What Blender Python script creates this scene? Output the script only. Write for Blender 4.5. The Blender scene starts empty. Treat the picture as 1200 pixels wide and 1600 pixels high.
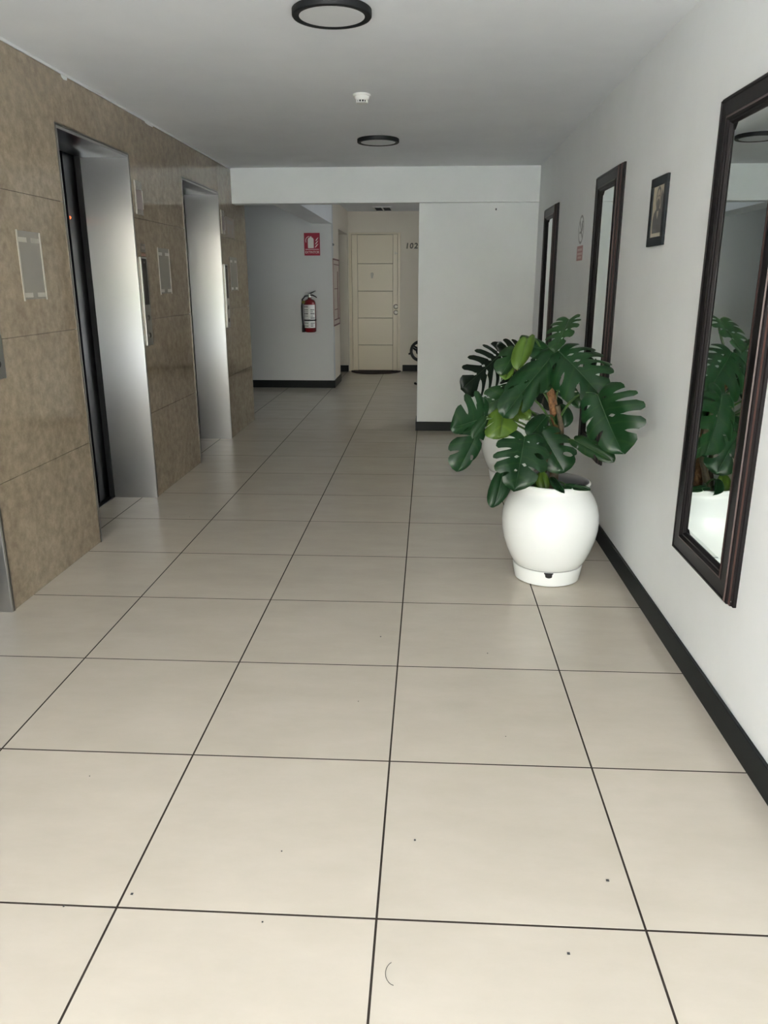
import bpy, bmesh, math, random
from mathutils import Vector, Matrix

# ------------------------------------------------------------------ camera
SC = bpy.context.scene
COL = SC.collection
CAM_POS = (0.0976, -1.4071, 1.3809)
RIGHT = (0.998416, 0.056262, -0.000962)
UP = (-0.015151, 0.285258, 0.958331)
FWD = (-0.054192, 0.956798, -0.285658)
cam_data = bpy.data.cameras.new('camera')
cam_data.sensor_fit = 'VERTICAL'
cam_data.sensor_height = 24.0
cam_data.lens = 24.0 * 1205.42 / 1600.0
cam_data.clip_start = 0.02
cam = bpy.data.objects.new('camera', cam_data)
COL.objects.link(cam)
cam.matrix_world = Matrix(((RIGHT[0], UP[0], -FWD[0], CAM_POS[0]),
                           (RIGHT[1], UP[1], -FWD[1], CAM_POS[1]),
                           (RIGHT[2], UP[2], -FWD[2], CAM_POS[2]),
                           (0, 0, 0, 1)))
SC.camera = cam

# ------------------------------------------------------------------ light
SKY_STRENGTH = 10.2
EXPOSURE = 0.12
SC.view_settings.view_transform = 'Standard'
SC.view_settings.look = 'None'
SC.view_settings.gamma = 1.0
SC.view_settings.use_curve_mapping = False
SC.view_settings.exposure = EXPOSURE
world = bpy.data.worlds.new('overcast_sky')
SC.world = world
world.use_nodes = True
wn = world.node_tree.nodes
wn['Background'].inputs['Color'].default_value = (0.90, 0.955, 1.0, 1)
wn['Background'].inputs['Strength'].default_value = SKY_STRENGTH


def portal(name, loc, rot, sx, sy):
    l = bpy.data.lights.new(name, 'AREA')
    l.shape = 'RECTANGLE'
    l.size, l.size_y = sx, sy
    l.cycles.is_portal = True
    o = bpy.data.objects.new(name, l)
    o.location, o.rotation_euler = loc, rot
    COL.objects.link(o)
    return o


# openings of the building: the entrance behind the camera and the
# far lobby's added side window, unseen and sized for its light
ENT_Y = -2.1
portal('entrance_daylight', (-0.32, ENT_Y - 0.02, 1.07), (math.radians(90), 0, 0), 2.74, 2.14)
portal('added_lobby_daylight', (2.78, 8.2, 1.425), (0, math.radians(90), 0), 1.05, 0.7)

# sun behind the building: it only reaches the paving outside the entrance
sun = bpy.data.lights.new('sun', 'SUN')
sun.energy = 124.0
sun.angle = math.radians(0.6)
sun.color = (1.0, 1.0, 1.0)
so = bpy.data.objects.new('sun', sun)
so.rotation_euler = (math.radians(-25), 0, math.radians(8))
COL.objects.link(so)

# ------------------------------------------------------------------ helpers


def mat(name, color=(0.8, 0.8, 0.8), rough=0.5, metal=0.0, coat=0.0, spec=0.5, emit=None):
    m = bpy.data.materials.new(name)
    m.use_nodes = True
    b = m.node_tree.nodes['Principled BSDF']
    b.inputs['Base Color'].default_value = (*color, 1)
    b.inputs['Roughness'].default_value = rough
    b.inputs['Metallic'].default_value = metal
    b.inputs['Coat Weight'].default_value = coat
    b.inputs['Coat Roughness'].default_value = 0.04
    b.inputs['Specular IOR Level'].default_value = spec
    if emit:
        b.inputs['Emission Color'].default_value = (*emit[:3], 1)
        b.inputs['Emission Strength'].default_value = emit[3]
    return m


def nodes(m):
    return m.node_tree.nodes, m.node_tree.links, m.node_tree.nodes['Principled BSDF']


def noise_color(m, c1, c2, scale, detail=6, stretch=(1, 1, 1), lo=0.3, hi=0.7, rand=0.0):
    """object-space noise between two colours, plus an optional per-object tint"""
    n, l, b = nodes(m)
    tc = n.new('ShaderNodeTexCoord')
    mp = n.new('ShaderNodeMapping')
    mp.inputs['Scale'].default_value = stretch
    nt = n.new('ShaderNodeTexNoise')
    nt.inputs['Scale'].default_value = scale
    nt.inputs['Detail'].default_value = detail
    nt.inputs['Roughness'].default_value = 0.62
    cr = n.new('ShaderNodeValToRGB')
    cr.color_ramp.elements[0].position, cr.color_ramp.elements[1].position = lo, hi
    cr.color_ramp.elements[0].color = (*c1, 1)
    cr.color_ramp.elements[1].color = (*c2, 1)
    l.new(tc.outputs['Object'], mp.inputs['Vector'])
    l.new(nt.outputs['Fac'], cr.inputs['Fac'])
    l.new(mp.outputs['Vector'], nt.inputs['Vector'])
    out = cr.outputs['Color']
    if rand:
        oi = n.new('ShaderNodeObjectInfo')
        mr = n.new('ShaderNodeMapRange')
        mr.inputs['To Min'].default_value, mr.inputs['To Max'].default_value = 1 - rand, 1 + rand
        hs = n.new('ShaderNodeHueSaturation')
        l.new(oi.outputs['Random'], mr.inputs['Value'])
        l.new(mr.outputs['Result'], hs.inputs['Value'])
        l.new(out, hs.inputs['Color'])
        add = n.new('ShaderNodeVectorMath')
        l.new(mp.outputs['Vector'], add.inputs[0])
        l.new(oi.outputs['Random'], add.inputs[1])
        mul = n.new('ShaderNodeVectorMath')
        mul.operation = 'MULTIPLY_ADD'
        mul.inputs[1].default_value = (1, 1, 1)
        l.new(mp.outputs['Vector'], mul.inputs[0])
        sc = n.new('ShaderNodeVectorMath')
        sc.operation = 'SCALE'
        sc.inputs[0].default_value = (37.0, 19.0, 11.0)
        l.new(oi.outputs['Random'], sc.inputs['Scale'])
        l.new(sc.outputs['Vector'], mul.inputs[2])
        l.new(mul.outputs['Vector'], nt.inputs['Vector'])
        out = hs.outputs['Color']
        n.remove(add)
    l.new(out, b.inputs['Base Color'])
    return nt, out


def bump(m, scale, strength, dist=0.002, detail=4):
    n, l, b = nodes(m)
    tc = n.new('ShaderNodeTexCoord')
    nt = n.new('ShaderNodeTexNoise')
    nt.inputs['Scale'].default_value = scale
    nt.inputs['Detail'].default_value = detail
    bp = n.new('ShaderNodeBump')
    bp.inputs['Strength'].default_value = strength
    bp.inputs['Distance'].default_value = dist
    l.new(tc.outputs['Object'], nt.inputs['Vector'])
    l.new(nt.outputs['Fac'], bp.inputs['Height'])
    l.new(bp.outputs['Normal'], b.inputs['Normal'])


M = {}
M['paint'] = mat('white_wall_paint', rough=0.55)
noise_color(M['paint'], (0.78, 0.80, 0.81), (0.835, 0.855, 0.865), 1.6, 8, lo=0.25, hi=0.6)
bump(M['paint'], 9, 0.25, 0.01, 3)
M['ceiling'] = mat('ceiling_paint', rough=0.7)
noise_color(M['ceiling'], (0.79, 0.81, 0.84), (0.86, 0.88, 0.905), 1.1, 4, lo=0.3, hi=0.65)
bump(M['ceiling'], 1.3, 0.5, 0.02, 2)
M['lobby_paint'] = mat('shade_grey_lobby_paint', (0.60, 0.61, 0.615), 0.55)  # white wall whose shade is put into a grey base colour
M['cream_paint'] = mat('cream_wall_paint', (0.70, 0.64, 0.54), 0.5)
M['skirting'] = mat('black_skirting', (0.006, 0.008, 0.009), 0.5, spec=0.18)
M['grout'] = mat('dark_grout', (0.028, 0.022, 0.018), 0.95, spec=0.1)
M['tile'] = mat('porcelain_tile', rough=0.24, spec=0.5)
nt_, _ = noise_color(M['tile'], (0.470, 0.424, 0.353), (0.527, 0.478, 0.404), 3.0, 8, (1, 2.2, 1), 0.3, 0.72, rand=0.025)
M['marble'] = mat('beige_marble', rough=0.07, spec=0.5)


def make_marble(m):
    n, l, b = nodes(m)
    tc = n.new('ShaderNodeTexCoord')
    n1 = n.new('ShaderNodeTexNoise'); n1.inputs['Scale'].default_value = 21; n1.inputs['Detail'].default_value = 9
    n1.inputs['Roughness'].default_value = 0.7; n1.inputs['Distortion'].default_value = 0.15
    n2 = n.new('ShaderNodeTexNoise'); n2.inputs['Scale'].default_value = 3.2; n2.inputs['Detail'].default_value = 5
    mp = n.new('ShaderNodeMapping'); mp.inputs['Scale'].default_value = (1, 1, 0.45)
    l.new(tc.outputs['Object'], mp.inputs['Vector'])
    l.new(tc.outputs['Object'], n1.inputs['Vector']); l.new(mp.outputs['Vector'], n2.inputs['Vector'])
    r1 = n.new('ShaderNodeValToRGB')
    r1.color_ramp.elements[0].position, r1.color_ramp.elements[1].position = 0.35, 0.66
    r1.color_ramp.elements[0].color = (0.222, 0.178, 0.124, 1)
    r1.color_ramp.elements[1].color = (0.335, 0.278, 0.20, 1)
    r2 = n.new('ShaderNodeValToRGB')
    r2.color_ramp.elements[0].position, r2.color_ramp.elements[1].position = 0.35, 0.65
    r2.color_ramp.elements[0].color = (0.84, 0.82, 0.80, 1)
    r2.color_ramp.elements[1].color = (1.0, 1.0, 1.0, 1)
    mx = n.new('ShaderNodeMixRGB'); mx.blend_type = 'MULTIPLY'; mx.inputs['Fac'].default_value = 1
    l.new(n1.outputs['Fac'], r1.inputs['Fac']); l.new(n2.outputs['Fac'], r2.inputs['Fac'])
    l.new(r1.outputs['Color'], mx.inputs['Color1']); l.new(r2.outputs['Color'], mx.inputs['Color2'])
    l.new(mx.outputs['Color'], b.inputs['Base Color'])


make_marble(M['marble'])
M['marble_joint'] = mat('marble_joint', (0.12, 0.09, 0.06), 0.8)
M['steel'] = mat('brushed_steel', (0.50, 0.50, 0.50), 0.285, 1.0)


def make_brushed(m, aniso):
    n, l, b = nodes(m)
    b.inputs['Anisotropic'].default_value = aniso
    tg = n.new('ShaderNodeTangent'); tg.direction_type = 'RADIAL'; tg.axis = 'Z'
    l.new(tg.outputs['Tangent'], b.inputs['Tangent'])


make_brushed(M['steel'], 0.97)
M['door_steel'] = mat('dark_lift_door_steel', (0.030, 0.034, 0.040), 0.30, 1.0)
M['trim_steel'] = mat('steel_trim', (0.16, 0.15, 0.13), 0.45, 1.0)
M['panel_steel'] = mat('call_panel_steel', (0.50, 0.49, 0.46), 0.3, 1.0)
M['black_gap'] = mat('black_rubber', (0.006, 0.006, 0.007), 0.6)
M['black_gloss'] = mat('black_display_glass', (0.006, 0.005, 0.005), 0.08)
M['mirror'] = mat('mirror_glass', (0.80, 0.86, 0.84), 0.0, 1.0)
M['wood'] = mat('dark_mahogany', (0.005, 0.004, 0.0045), 0.42, spec=0.16)
M['wood_red'] = mat('red_brown_mahogany', (0.04, 0.02, 0.017), 0.4, spec=0.3)
M['black_metal'] = mat('black_powder_coat', (0.006, 0.007, 0.008), 0.55, spec=0.2)
M['diffuser'] = mat('unlit_opal_diffuser', (0.66, 0.67, 0.68), 0.5)
M['white_plastic'] = mat('white_plastic', (0.80, 0.80, 0.77), 0.4)
M['pot'] = mat('white_glazed_ceramic', (0.84, 0.855, 0.845), 0.06, coat=0.0, spec=0.3)
M['pot_in'] = mat('grey_pot_inside', (0.20, 0.20, 0.20), 0.4)
M['soil'] = mat('potting_soil', (0.03, 0.02, 0.014), 0.95)
M['bark'] = mat('brown_coir_pole', rough=0.9)
noise_color(M['bark'], (0.05, 0.024, 0.010), (0.22, 0.10, 0.035), 60, 6)
bump(M['bark'], 80, 1.0, 0.01)
M['cream_door'] = mat('cream_door_lacquer', (0.68, 0.60, 0.46), 0.32)
M['brass'] = mat('pale_brass', (0.93, 0.89, 0.80), 0.2, 0.0, 0.6)
M['dark_mat'] = mat('dark_red_brown_carpet', (0.018, 0.007, 0.006), 0.95)
M['red'] = mat('extinguisher_red', (0.15, 0.004, 0.008), 0.25, coat=0.3)
M['sign_red'] = mat('sign_red', (0.26, 0.008, 0.03), 0.5, spec=0.25)
M['print_white'] = mat('printed_white', (0.78, 0.78, 0.76), 0.4)
M['print_grey'] = mat('printed_grey', (0.22, 0.22, 0.22), 0.5)
M['print_dark'] = mat('printed_dark', (0.025, 0.025, 0.028), 0.5)
M['faded_red'] = mat('faded_sticker_red', (0.50, 0.29, 0.29), 0.6, spec=0.2)
M['faded_pink'] = mat('faded_sticker_pink', (0.66, 0.50, 0.49), 0.6, spec=0.2)
M['faded_grey'] = mat('faded_sticker_grey', (0.33, 0.33, 0.34), 0.5)
M['sheet'] = mat('grey_backing_sheet', (0.25, 0.235, 0.205), 0.25)
M['tape'] = mat('pale_tape', (0.36, 0.335, 0.285), 0.4)
M['clear'] = mat('clear_acrylic', (0.85, 0.85, 0.82), 0.1)
_n, _l, _b = nodes(M['clear'])
_b.inputs['Alpha'].default_value = 0.22
M['sepia'] = mat('sepia_photo_ground', (0.40, 0.36, 0.26), 0.35)
M['sepia_mid'] = mat('sepia_skin', (0.30, 0.24, 0.17), 0.35)
M['sepia_dark'] = mat('sepia_dark', (0.028, 0.024, 0.022), 0.35)
M['led'] = mat('red_led', (0.8, 0.1, 0.02), 0.3, emit=(1.0, 0.13, 0.03, 3.0))
M['bronze'] = mat('dark_bronze_digits', (0.045, 0.04, 0.032), 0.35, 0.6)
M['nickel'] = mat('valve_nickel', (0.45, 0.44, 0.42), 0.35, 1.0)
M['paving'] = mat('pale_outdoor_paving', (0.52, 0.52, 0.51), 0.9)
M['hedge'] = mat('green_hedge', rough=0.9)
noise_color(M['hedge'], (0.02, 0.06, 0.012), (0.10, 0.20, 0.05), 9, 6)
M['facade'] = mat('facade_render', (0.55, 0.50, 0.43), 0.9)


def leaf_material(name, top, under, rough, trans):
    m = mat(name, top, rough, spec=0.22)
    n, l, b = nodes(m)
    geo = n.new('ShaderNodeNewGeometry')
    uv = n.new('ShaderNodeTexCoord')
    sep = n.new('ShaderNodeSeparateXYZ')
    l.new(uv.outputs['UV'], sep.inputs[0])
    vein = n.new('ShaderNodeMapRange')          # pale side veins run along the middle of every lobe
    vein.inputs['From Min'].default_value, vein.inputs['From Max'].default_value = 0.0, 0.09
    vein.inputs['To Min'].default_value, vein.inputs['To Max'].default_value = 0.45, 0.0
    l.new(sep.outputs['Y'], vein.inputs['Value'])
    nt = n.new('ShaderNodeTexNoise'); nt.inputs['Scale'].default_value = 14
    l.new(uv.outputs['Object'], nt.inputs['Vector'])
    m0 = n.new('ShaderNodeMixRGB'); m0.blend_type = 'MIX'
    m0.inputs['Color1'].default_value = (*[c * 0.75 for c in top], 1)
    m0.inputs['Color2'].default_value = (*[c * 1.25 for c in top], 1)
    l.new(nt.outputs['Fac'], m0.inputs['Fac'])
    m1 = n.new('ShaderNodeMixRGB')
    m1.inputs['Color2'].default_value = (top[0] * 2.2 + 0.01, top[1] * 1.8 + 0.01, top[2] * 1.8, 1)
    l.new(vein.outputs['Result'], m1.inputs['Fac']); l.new(m0.outputs['Color'], m1.inputs['Color1'])
    m2 = n.new('ShaderNodeMixRGB')
    m2.inputs['Color2'].default_value = (*under, 1)
    l.new(geo.outputs['Backfacing'], m2.inputs['Fac']); l.new(m1.outputs['Color'], m2.inputs['Color1'])
    l.new(m2.outputs['Color'], b.inputs['Base Color'])
    tr = n.new('ShaderNodeBsdfTranslucent')
    tr.inputs['Color'].default_value = (under[0] * 1.3, under[1] * 1.5, under[2] * 0.8, 1)
    mx = n.new('ShaderNodeMixShader'); mx.inputs['Fac'].default_value = trans
    l.new(b.outputs['BSDF'], mx.inputs[1]); l.new(tr.outputs['BSDF'], mx.inputs[2])
    l.new(mx.outputs['Shader'], n['Material Output'].inputs['Surface'])
    return m


LEAFMAT = {
    'dark': leaf_material('dark_green_leaf', (0.005, 0.0225, 0.0070), (0.010, 0.028, 0.007), 0.30, 0.06),
    'mid': leaf_material('mid_green_leaf', (0.0075, 0.027, 0.008), (0.016, 0.042, 0.008), 0.30, 0.10),
    'young': leaf_material('young_yellow_green_leaf', (0.040, 0.078, 0.009), (0.044, 0.085, 0.010), 0.35, 0.12),
    'black': leaf_material('shade_darkened_green_leaf', (0.004, 0.010, 0.006), (0.008, 0.018, 0.008), 0.32, 0.05),  # rear plant: its distance from the daylight put into a darker leaf colour
}
M['stem'] = mat('green_stem', (0.04, 0.085, 0.018), 0.4)
M['vein'] = mat('pale_green_midrib', (0.018, 0.046, 0.016), 0.4)


class MB:
    """collects geometry for ONE mesh object"""

    def __init__(self):
        self.v, self.f, self.uv = [], [], None

    def add(self, vs, fs):
        o = len(self.v)
        self.v += [tuple(p) for p in vs]
        self.f += [tuple(i + o for i in f) for f in fs]
        return self

    def box(self, x0, x1, y0, y1, z0, z1, bev=0.0):
        x0, x1 = min(x0, x1), max(x0, x1); y0, y1 = min(y0, y1), max(y0, y1); z0, z1 = min(z0, z1), max(z0, z1)
        if bev <= 0:
            vs = [(x, y, z) for x in (x0, x1) for y in (y0, y1) for z in (z0, z1)]
            fs = [(0, 1, 3, 2), (4, 6, 7, 5), (0, 4, 5, 1), (2, 3, 7, 6), (0, 2, 6, 4), (1, 5, 7, 3)]
            return self.add(vs, fs)
        bm = bmesh.new()
        bmesh.ops.create_cube(bm, size=1)
        for v in bm.verts:
            v.co = Vector(((x0 + x1) / 2 + v.co.x * (x1 - x0), (y0 + y1) / 2 + v.co.y * (y1 - y0), (z0 + z1) / 2 + v.co.z * (z1 - z0)))
        bmesh.ops.bevel(bm, geom=list(bm.edges), offset=bev, segments=2, affect='EDGES', profile=0.5)
        bm.verts.index_update()
        self.add([v.co.copy() for v in bm.verts], [[v.index for v in f.verts] for f in bm.faces])
        bm.free()
        return self

    def lathe(self, prof, c=(0, 0, 0), seg=32, axis='Z', close=False):
        vs, fs = [], []
        for r, h in prof:
            for k in range(seg):
                a = 2 * math.pi * k / seg
                p = (r * math.cos(a), r * math.sin(a), h)
                if axis == 'Y':
                    p = (p[0], h, p[1])
                elif axis == 'X':
                    p = (h, p[0], p[1])
                vs.append((c[0] + p[0], c[1] + p[1], c[2] + p[2]))
        n = len(prof)
        for i in range(n - 1):
            for k in range(seg):
                k2 = (k + 1) % seg
                fs.append((i * seg + k, i * seg + k2, (i + 1) * seg + k2, (i + 1) * seg + k))
        if close:
            fs.append(tuple(range(seg))[::-1])
            fs.append(tuple((n - 1) * seg + k for k in range(seg)))
        return self.add(vs, fs)

    def tube(self, pts, rad, seg=8, cap=True):
        pts = [Vector(p) for p in pts]
        if not isinstance(rad, (list, tuple)):
            rad = [rad] * len(pts)
        vs, fs = [], []
        ref = Vector((0.31, 0.17, 0.93)).normalized()
        for i, p in enumerate(pts):
            t = (pts[min(i + 1, len(pts) - 1)] - pts[max(i - 1, 0)]).normalized()
            a = t.cross(ref)
            if a.length < 1e-3:
                a = t.cross(Vector((1, 0, 0)))
            a.normalize(); b = t.cross(a)
            for k in range(seg):
                w = 2 * math.pi * k / seg
                vs.append(p + rad[i] * (math.cos(w) * a + math.sin(w) * b))
        for i in range(len(pts) - 1):
            for k in range(seg):
                k2 = (k + 1) % seg
                fs.append((i * seg + k, i * seg + k2, (i + 1) * seg + k2, (i + 1) * seg + k))
        if cap:
            fs.append(tuple(range(seg))[::-1])
            fs.append(tuple((len(pts) - 1) * seg + k for k in range(seg)))
        return self.add(vs, fs)

    def prism(self, poly, fn, d0, d1):
        """extrude 2D polygon; fn(a, b, d) -> world"""
        n = len(poly)
        vs = [fn(a, b, d0) for a, b in poly] + [fn(a, b, d1) for a, b in poly]
        fs = [tuple(range(n)), tuple(range(n, 2 * n))[::-1]] + [(i, (i + 1) % n, n + (i + 1) % n, n + i) for i in range(n)]
        return self.add(vs, fs)

    def build(self, name, m, parent=None, smooth=False, uv=None):
        me = bpy.data.meshes.new(name)
        me.from_pydata([tuple(v) for v in self.v], [], self.f)
        if isinstance(m, (list, tuple)):
            for q in m:
                me.materials.append(q)
        else:
            me.materials.append(m)
        if not self.uv:
            bm = bmesh.new(); bm.from_mesh(me)
            bmesh.ops.recalc_face_normals(bm, faces=bm.faces)
            bm.to_mesh(me); bm.free()
        else:
            layer = me.uv_layers.new(name='UVMap')
            for lp in me.loops:
                layer.data[lp.index].uv = self.uv[lp.vertex_index]
        if smooth:
            for q in me.polygons:
                q.use_smooth = True
            if smooth is not True:
                try:
                    me.set_sharp_from_angle(angle=math.radians(smooth))
                except Exception:
                    pass
        me.update()
        o = bpy.data.objects.new(name, me)
        COL.objects.link(o)
        if parent:
            o.parent = parent
            o.matrix_parent_inverse = Matrix.Translation(-Vector(parent.location)) if parent.type == 'EMPTY' else Matrix()
        return o


def thing(name, label, cat, loc=(0, 0, 0), group=None):
    o = bpy.data.objects.new(name, None)
    o.empty_display_size = 0.1
    o.location = loc
    COL.objects.link(o)
    o['label'] = label; o['category'] = cat
    if group:
        o['group'] = group
    return o


def tag(o, label, cat, group=None):
    o['label'] = label; o['category'] = cat
    if group:
        o['group'] = group
    return o


def structure(o, label, cat):
    o['kind'] = 'structure'; o['label'] = label; o['category'] = cat
    return o


def text_mesh(body, size, extrude, fn, m, name, parent, space=1.0, shear=0.0, heavy=0.0):
    """flat lettering turned into a mesh; fn(a, b, d) -> world"""
    cu = bpy.data.curves.new('t', 'FONT')
    cu.body = body; cu.size = size; cu.extrude = extrude
    cu.align_x, cu.align_y = 'CENTER', 'CENTER'
    cu.offset = heavy; cu.space_character = space; cu.shear = shear; cu.resolution_u = 3
    to = bpy.data.objects.new('t', cu)
    COL.objects.link(to)
    dg = bpy.context.evaluated_depsgraph_get()
    me = bpy.data.meshes.new_from_object(to.evaluated_get(dg))
    b = MB()
    b.add([fn(v.co.x, v.co.y, v.co.z + extrude) for v in me.vertices], [tuple(q.vertices) for q in me.polygons])
    bpy.data.objects.remove(to); bpy.data.curves.remove(cu); bpy.data.meshes.remove(me)
    return b.build(name, m, parent)

# ================================================================== setting
T = 0.6
CEIL = 2.36
XL, XR = -1.70, 1.06
YB = 6.0                      # face of the beam and of the white wall block
LIFTS = [(0.66, 1.60), (2.57, 3.47), (4.53, 5.50)]
LIFT_H = 2.09
XD = -2.02                    # plane of the lift doors

# ---- floor: dark grout bed, every tile a piece of its own
floor = structure(MB().box(-3.6, 2.72, ENT_Y - 0.2, 11.5, -0.08, -0.00025).build('floor', M['grout']),
                  'beige tiled hall floor with dark joints', 'floor')
random.seed(4)
tile_meshes = {}


def tile(x0, x1, y0, y1):
    g = 0.0027
    w, d = round(x1 - x0 - 2 * g, 4), round(y1 - y0 - 2 * g, 4)
    if (w, d) not in tile_meshes:
        b = MB()
        a, c, e = w / 2, d / 2, 0.0004
        vs = [(-a, -c, -0.004), (a, -c, -0.004), (a, c, -0.004), (-a, c, -0.004),
              (-a, -c, -e * .5), (a, -c, -e * .5), (a, c, -e * .5), (-a, c, -e * .5),
              (-a + e, -c + e, 0), (a - e, -c + e, 0), (a - e, c - e, 0), (-a + e, c - e, 0)]
        fs = [(8, 9, 10, 11)]
        for i in range(4):
            j = (i + 1) % 4
            fs += [(i, j, 4 + j, 4 + i), (4 + i, 4 + j, 8 + j, 8 + i)]
        b.add(vs, fs)
        o = b.build('tile', M['tile'])
        tile_meshes[(w, d)] = o.data
    else:
        o = bpy.data.objects.new('tile', tile_meshes[(w, d)])
        COL.objects.link(o)
    o.location = ((x0 + x1) / 2, (y0 + y1) / 2, random.uniform(-0.00008, 0.0))
    o.rotation_euler = (random.uniform(-.0001, .0001), random.uniform(-.0001, .0001), 0)
    o.parent = floor


for r in range(-4, 19):
    y0, y1 = max(r * T, ENT_Y - 0.2), min((r + 1) * T, 11.28)
    lob = r >= 11
    for c in range(-5 if lob else -4, 4 if r >= 10 else 2):
        x0, x1 = c * T, (c + 1) * T
        if not lob and c == -4:
            if not any(a - 0.3 < y1 and y0 < b_ + 0.3 for a, b_ in LIFTS):
                continue
            x0 = -1.992
            x1 = -1.8
        if not lob and c == 1 and r < 10:
            x1 = XR + 0.06
        tile(x0, x1, y0, y1)

# ---- ceilings and beam
structure(MB().box(-2.45, 1.3, ENT_Y - 0.2, YB + 0.02, CEIL, CEIL + 0.12).build('ceiling', M['ceiling']), 'white painted hall ceiling', 'ceiling')
structure(MB().box(-3.7, 2.75, YB + 0.02, 11.6, 2.42, 2.54).build('ceiling', M['ceiling']), 'white ceiling of the far lobby', 'ceiling')
structure(MB().box(XL - 0.02, XR, YB, YB + 0.15, 2.062, 2.50, 0.003).build('trim_1', M['paint']), 'white ceiling beam across the end of the hall', 'beam')
structure(MB().box(-1.43, -1.165, 6.5, 9.1, 2.10, 2.44).build('trim_2', M['paint']), 'boxed-in duct under the lobby ceiling', 'bulkhead')

# ---- right wall and white block at the end
structure(MB().box(XR, XR + 0.15, ENT_Y - 0.2, YB + 0.36, 0, CEIL).build('wall_right', M['paint']), 'white painted wall with the mirrors', 'wall')
structure(MB().box(-0.004, XR, YB + 0.007, YB + 0.36, 0, 2.06, 0.003).build('wall_back', M['paint']), 'white wall block closing the right half of the hall', 'wall')
structure(MB().box(-0.0, XR, YB + 0.15, YB + 0.36, 2.062, 2.44).build('wall_back', M['paint']), 'upper part of the white wall block', 'wall')

SK = 0.086
structure(MB().box(XR - 0.013, XR - 0.0005, ENT_Y, YB - 0.006, 0, 0.094, 0.002).build('baseboard_right', M['skirting']), 'black skirting along the right wall', 'baseboard')
structure(MB().box(-0.016, XR - 0.014, YB - 0.006, YB + 0.0065, 0, SK, 0.002).build('baseboard_back', M['skirting']), 'black skirting under the white wall block', 'baseboard')
structure(MB().box(-0.016, -0.0045, YB + 0.007, YB + 0.36, 0, SK, 0.002).build('baseboard_side', M['skirting']), 'black skirting on the side of the white wall block', 'baseboard')

# ---- marble wall with three lift openings
core = MB()
edges = [ENT_Y - 0.2] + [v for l in LIFTS for v in l] + [6.5]
for i in range(0, len(edges), 2):
    core.box(XL - 0.295, XL - 0.012, edges[i] + (0.02 if i else 0), edges[i + 1] - 0.02, 0, CEIL)
for a, b_ in LIFTS:
    core.box(XL - 0.295, XL - 0.012, a - 0.02, b_ + 0.02, LIFT_H + 0.02, CEIL)
wall_left = structure(core.build('wall_left', M['marble_joint']), 'beige marble clad wall with the lifts', 'wall')
ROWS = [0.0, 0.562, 1.152, 1.758, CEIL - 0.012]


def slab(y0, y1, z0, z1):
    g = 0.0011
    o = MB().box(XL - 0.0118, XL, y0 + g, y1 - g, z0 + g, z1 - g, 0.0008).build('marble_slab', M['marble'])
    o.parent = wall_left


piers = [(ENT_Y - 0.2, -1.3), (-1.3, -0.5), (-0.5, 0.66 - 0.016)] + [(1.60 + 0.016, 2.57 - 0.016), (3.47 + 0.016, 4.53 - 0.016), (5.50 + 0.016, 6.5)]
for y0, y1 in piers:
    for z0, z1 in zip(ROWS, ROWS[1:]):
        slab(y0, y1, z0, z1)
for a, b_ in LIFTS:
    slab(a - 0.016, b_ + 0.016, LIFT_H + 0.016, ROWS[-1])
structure(MB().box(XL - 0.0118, XL + 0.004, ENT_Y, YB, CEIL - 0.012, CEIL - 0.0005).build('trim_3', M['paint']), 'white sealant line between marble and ceiling', 'trim')
for y, w, h in ((2.715, 0.07, 0.018), (3.91, 0.16, 0.010)):
    poly = [(y - w / 2, CEIL - 0.013), (y + w / 2, CEIL - 0.013), (y + w * .42, CEIL - 0.013 - h * .8), (y - w * .1, CEIL - 0.013 - h), (y - w * .4, CEIL - 0.013 - h * .6)]
    o = MB().prism(poly, lambda a, b, d: (d, a, b), XL - 0.001, XL + 0.0012).build('plaster_smear', M['paint'], wall_left)

# ---- lifts


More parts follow.
